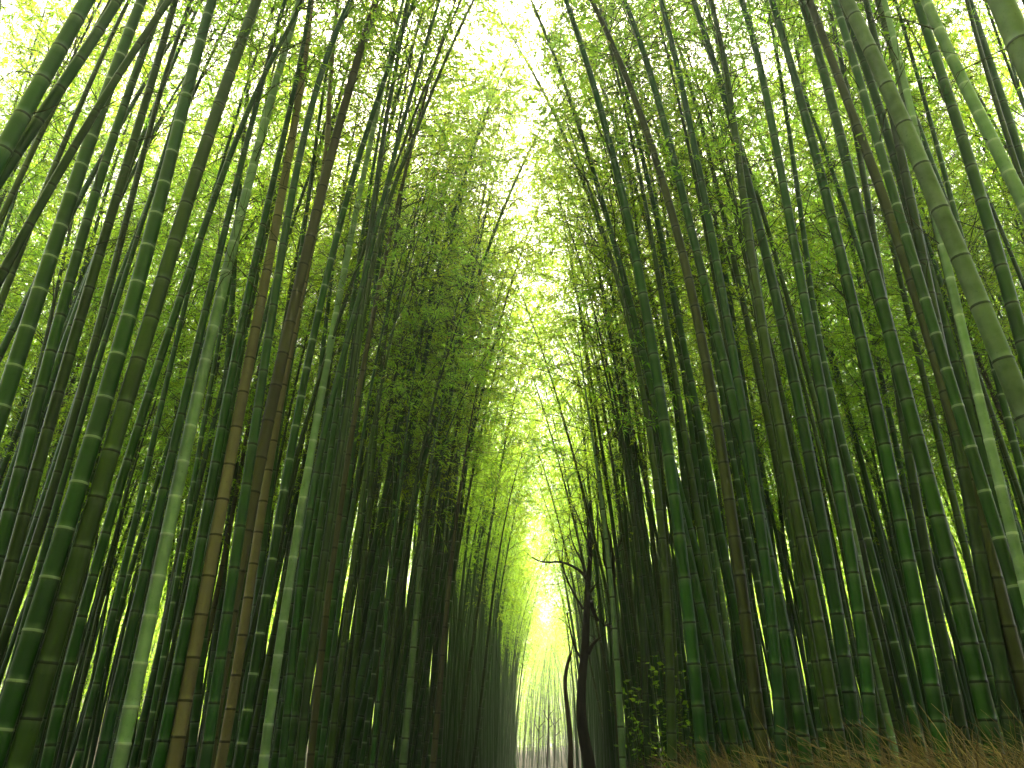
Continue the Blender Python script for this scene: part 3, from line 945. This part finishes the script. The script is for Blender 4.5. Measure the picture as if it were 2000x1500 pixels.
grass('dry_grass', 'dry brown grass leaning over the bank under the right grove', 10500, (.42, 6.0), (2.6, 13), (.18, .56), -1, 41, 240, (.0014, .0042), .10)
grass('grass_stubble', 'few dry straw stalks at the foot of the left grove', 500, (-5, -2.2), (3, 9), (.2, .5), 1, 42, 40)


# ------------------------------------------------------------------ bare trees
def px_plane(pts, Yd):
    """points of the picture onto an upright plane at distance Yd along the view heading"""
    out = []
    for x, y in pts:
        d = ray(x, y)
        out.append(CAM + d * (Yd / np.dot(d, HEAD)))
    return np.array(out)


def limb(name, pts, Yd, w0, w1, mat, parent, rng, bend=.12, to_ground=False, rootloc=None, sides=8):
    P = px_plane(pts, Yd)
    P[:, 1] += np.cumsum(rng.normal(0, bend, len(P))) * (0 if to_ground else 1)
    if to_ground:
        b = P[0].copy(); b[2] = float(gz(b[0], b[1])) - .1
        P = np.vstack([b, P])
    P = smooth_curve(P, 3)
    _, S = resample(P, np.array([0.]))
    ss = np.linspace(0, S, max(10, int(S / .12)))
    C, _ = resample(P, ss)
    r = np.interp(ss / S, [0, 1], [w0, w1]) * Yd / F / 2 / math.cos(PITCH) * .97
    r *= 1 + .07 * np.interp(np.arange(len(r)), np.arange(0, len(r) + 4, 4), rng.normal(0, 1, len(np.arange(0, len(r) + 4, 4))))
    V, Q, tri = tube(C - rootloc, np.maximum(r, .003), sides)
    return ob(name, mesh_from(name, V, Q, tri, smooth=True), mat, parent), C


def bare_tree(label, Yd, trunk, tw, limbs, mat=BARK, seed=1, twigs=10, name='bare_tree', group=None):
    rng = np.random.default_rng(seed)
    b = px_plane(trunk[:1], Yd)[0]
    b[2] = float(gz(b[0], b[1]))
    e = empty(name, b)
    tag(e, label, 'tree', group)
    limb('trunk', trunk, Yd, tw[0], tw[1], mat, e, rng, to_ground=True, rootloc=b, sides=12)
    for pts, w0, w1 in limbs:
        o, C = limb('limb', pts, Yd, w0, w1, mat, e, rng, rootloc=b)
        if twigs and w0 > 3:
            n = twigs
            q = rng.integers(len(C) // 3, len(C), n)
            d = rng.normal(0, 1, (n, 3)); d[:, 2] = np.abs(d[:, 2]) + .2
            d /= np.linalg.norm(d, axis=1)[:, None]
            L = rng.uniform(.15, .6, n)
            t = np.linspace(0, 1, 4)
            TP = C[q][:, None] + d[:, None] * (L[:, None] * t)[..., None] + rng.normal(0, .02, (n, 4, 3)) * t[None, :, None]
            V, Q = tubes3(TP - b, np.full(n, .007), np.full(n, .0025))
            tw_o = ob('twig_spray', mesh_from('twig_spray', V, Q), mat, o)
    return e


bare_tree('black leafless tree with bare crooked limbs on the right path edge', 16.0,
          [(1153, 1500), (1140, 1440), (1134, 1392), (1137, 1320), (1143, 1266), (1146, 1194), (1148, 1140), (1152, 1105), (1154, 1070), (1150, 1040)], (24, 6),
          [([(1147, 1132), (1138, 1118), (1119, 1106), (1094, 1095), (1068, 1093), (1050, 1090), (1038, 1083)], 6, 2),
           ([(1143, 1128), (1142, 1104), (1133, 1086), (1121, 1061), (1114, 1032), (1113, 998)], 4, 1.2),
           ([(1153, 1108), (1150, 1068), (1140, 1043), (1133, 1018), (1121, 989)], 5, 1.5),
           ([(1150, 1054), (1148, 1032), (1148, 1010), (1153, 990), (1158, 970)], 4, 1.2),
           ([(1152, 1090), (1158, 1062), (1160, 1036), (1166, 1008), (1170, 985)], 3, 1),
           ([(1139, 1192), (1119, 1158), (1101, 1122), (1096, 1093), (1101, 1062)], 4.5, 1.2),
           ([(1134, 1284), (1121, 1259), (1112, 1219), (1108, 1195)], 5, 2),
           ([(1154, 1172), (1161, 1190), (1168, 1210)], 10, 6),
           ([(1150, 1160), (1158, 1150), (1162, 1142)], 5, 2),
           ([(1148, 1276), (1158, 1258), (1168, 1250)], 9, 4)], BARK, 3)
bare_tree('broken brown trunk snag standing left of the black leafless tree', 19.0,
          [(1114, 1500), (1115, 1446), (1107, 1374), (1103, 1338), (1106, 1305), (1114, 1278)], (12, 5),
          [([(1114, 1280), (1117, 1268), (1118, 1262)], 4, 1)], BARK2, 4, 0)
bare_tree('dark gnarled tree half hidden among the culms right of the black leafless tree', 15.0,
          [(1214, 1500), (1206, 1400), (1203, 1300), (1198, 1210), (1200, 1130), (1196, 1070)], (10, 5),
          [([(1200, 1130), (1185, 1118), (1176, 1095), (1178, 1070), (1172, 1050)], 6, 2),
           ([(1196, 1075), (1192, 1040), (1182, 1010), (1185, 985)], 5, 1.5),
           ([(1198, 1100), (1205, 1075), (1216, 1050)], 5, 2),
           ([(1200, 1230), (1190, 1215), (1180, 1220)], 6, 3)], BARK, 5)
bare_tree('dark dead limbed tree among culms, high above the black leafless tree', 13.0,
          [(1262, 1500), (1256, 1300), (1250, 1100), (1244, 960), (1240, 880), (1238, 840)], (10, 5),
          [([(1240, 862), (1232, 820), (1215, 790), (1200, 766), (1190, 735), (1180, 690)], 5, 1.5),
           ([(1241, 882), (1224, 868), (1207, 857), (1200, 845)], 5, 2),
           ([(1240, 850), (1233, 848), (1231, 842)], 8, 5)], BARK, 6)
for x0, y1, w, sd, lab in ((1070, 1378, 4, 7, 'thickest of the thin far trees, with short twigs, at the end of the path'),
                           (1052, 1400, 2.2, 8, 'hair thin far tree at the end of the path beside the left wall'),
                           (1084, 1392, 2.2, 9, 'hair thin far tree at the end of the path nearest the snag')):
    bare_tree(lab, 45.0, [(x0 - 2, 1500), (x0, 1460), (x0 + 1, 1420), (x0 + 2, y1)], (w, w * .5),
              [([(x0 + 1, y1 + 30), (x0 - 6, y1 + 18), (x0 - 9, y1 + 8)], 1.6, .8),
               ([(x0 + 1, y1 + 22), (x0 + 8, y1 + 12), (x0 + 13, y1 + 9)], 1.6, .8),
               ([(x0 + 1, y1 + 45), (x0 + 8, y1 + 38), (x0 + 12, y1 + 35)], 1.4, .7)], BARK, sd, 0,
              group='thin trees at the far end of the path')


# ------------------------------------------------------------------ leafy shrubs at the foot of the right grove
def shrub(label, px, py, Yd, height, spread, seed, n=420):
    rng = np.random.default_rng(seed)
    b = px_plane([(px, py)], Yd)[0]
    b[2] = float(gz(b[0], b[1]))
    e = empty('leafy_shrub', b)
    tag(e, label, 'shrub', 'shrubs under the right grove')
    m = 14
    d = rng.normal(0, spread, (m, 2))
    t = np.linspace(0, 1, 5)
    hgt = height * rng.uniform(.5, 1.05, m)
    P = np.stack([d[:, :1] * t ** 1.3, d[:, 1:] * t ** 1.3, hgt[:, None] * t[None]], -1)
    V, Q = tubes3(P, np.full(m, .006), np.full(m, .002))
    ob('stem_cluster', mesh_from('stem_cluster', V, Q), TWIG, e)
    q = rng.integers(0, m, n)
    s = rng.uniform(.35, 1.0, n)
    p = np.stack([np.interp(s, t, t) * 0 + d[q, 0] * s ** 1.3, d[q, 1] * s ** 1.3, hgt[q] * s], -1) + rng.normal(0, .09, (n, 3))
    ld = rng.normal(0, 1, (n, 3)); ld[:, 2] *= .4
    ld /= np.linalg.norm(ld, axis=1)[:, None]
    ln, wd = rng.uniform(.05, .10, n), rng.uniform(.028, .05, n)
    sd = np.cross(ld, np.array([0, 0, 1.]) + rng.normal(0, .4, (n, 3)))
    sd /= np.linalg.norm(sd, axis=1)[:, None]
    mid = p + ld * (ln * .45)[:, None]
    V = np.stack([p, mid + sd * (wd / 2)[:, None], p + ld * ln[:, None], mid - sd * (wd / 2)[:, None]], 1).reshape(-1, 3)
    ob('foliage', foliage_mesh('foliage', V, np.arange(n * 4).reshape(-1, 4), np.repeat(rng.uniform(0, .9, n), 4)), SHRUB_LEAF, e)


shrub('bright leafy shrub among culms above the dry grass, its top the taller', 1320, 1480, 9.0, 1.55, .35, 51, 210)
shrub('low bright leafy shrub just left of the taller shrub', 1262, 1480, 10.5, 1.5, .32, 52, 190)

# ------------------------------------------------------------------ air
def haze():
    x0, x1, y0, y1, z0, z1 = -402, 402, -402, 402, -1.5, 34
    V = [(x, y, z) for z in (z0, z1) for y in (y0, y1) for x in (x0, x1)]
    Q = [(0, 2, 3, 1), (4, 5, 7, 6), (0, 1, 5, 4), (2, 6, 7, 3), (0, 4, 6, 2), (1, 3, 7, 5)]
    m, nt, out = new_mat('hazy_air')
    v = nt.nodes.new('ShaderNodeVolumePrincipled')
    v.inputs['Color'].default_value = (0.97, 1.0, 0.80, 1)
    v.inputs['Density'].default_value = HAZE
    v.inputs['Anisotropy'].default_value = 0.6
    nt.links.new(v.outputs[0], out.inputs['Volume'])
    o = ob('haze', mesh_from('haze', V, Q), m)
    tag(o, 'luminous haze hanging in the air of the grove', None, None, 'stuff')


HAZE = 0.0026
haze()

# ------------------------------------------------------------------ light
SUN_EL, SUN_AZ = R(60), R(-1)             # azimuth from +Y towards +X
w = bpy.data.worlds.new('World')
SC.world = w
w.use_nodes = True
nt = w.node_tree
nt.nodes.clear()
wo = nt.nodes.new('ShaderNodeOutputWorld')
bg = nt.nodes.new('ShaderNodeBackground')
sky = nt.nodes.new('ShaderNodeTexSky')
sky.sky_type = 'NISHITA'
sky.sun_disc = False
sky.sun_elevation = SUN_EL
sky.sun_rotation = SUN_AZ
sky.air_density = 0.7
sky.dust_density = 10.0
sky.ozone_density = 0.3
bg.inputs[1].default_value = 0.15
nt.links.new(sky.outputs[0], bg.inputs[0])
nt.links.new(bg.outputs[0], wo.inputs[0])
sl = bpy.data.lights.new('sun', 'SUN')
sl.energy = 5.0
sl.angle = R(.6)
sl.color = (1.0, .95, .83)
so = bpy.data.objects.new('sun', sl)
COL.objects.link(so)
sd = np.array([math.sin(SUN_AZ) * math.cos(SUN_EL), math.cos(SUN_AZ) * math.cos(SUN_EL), math.sin(SUN_EL)])
from mathutils import Vector
so.rotation_euler = Vector(tuple(sd)).to_track_quat('Z', 'Y').to_euler()
so.location = (0, 20, 40)

vs = SC.view_settings
SC.display_settings.display_device = 'sRGB'
vs.view_transform = 'Standard'
vs.look = 'None'
vs.exposure = 2.12
vs.gamma = 1.0
cy = SC.cycles
cy.max_bounces = 10
cy.diffuse_bounces = 6
cy.glossy_bounces = 2
cy.transmission_bounces = 8
cy.volume_bounces = 0
cy.transparent_max_bounces = 4
cy.sample_clamp_indirect = 6
cy.caustics_reflective = False
cy.caustics_refractive = False
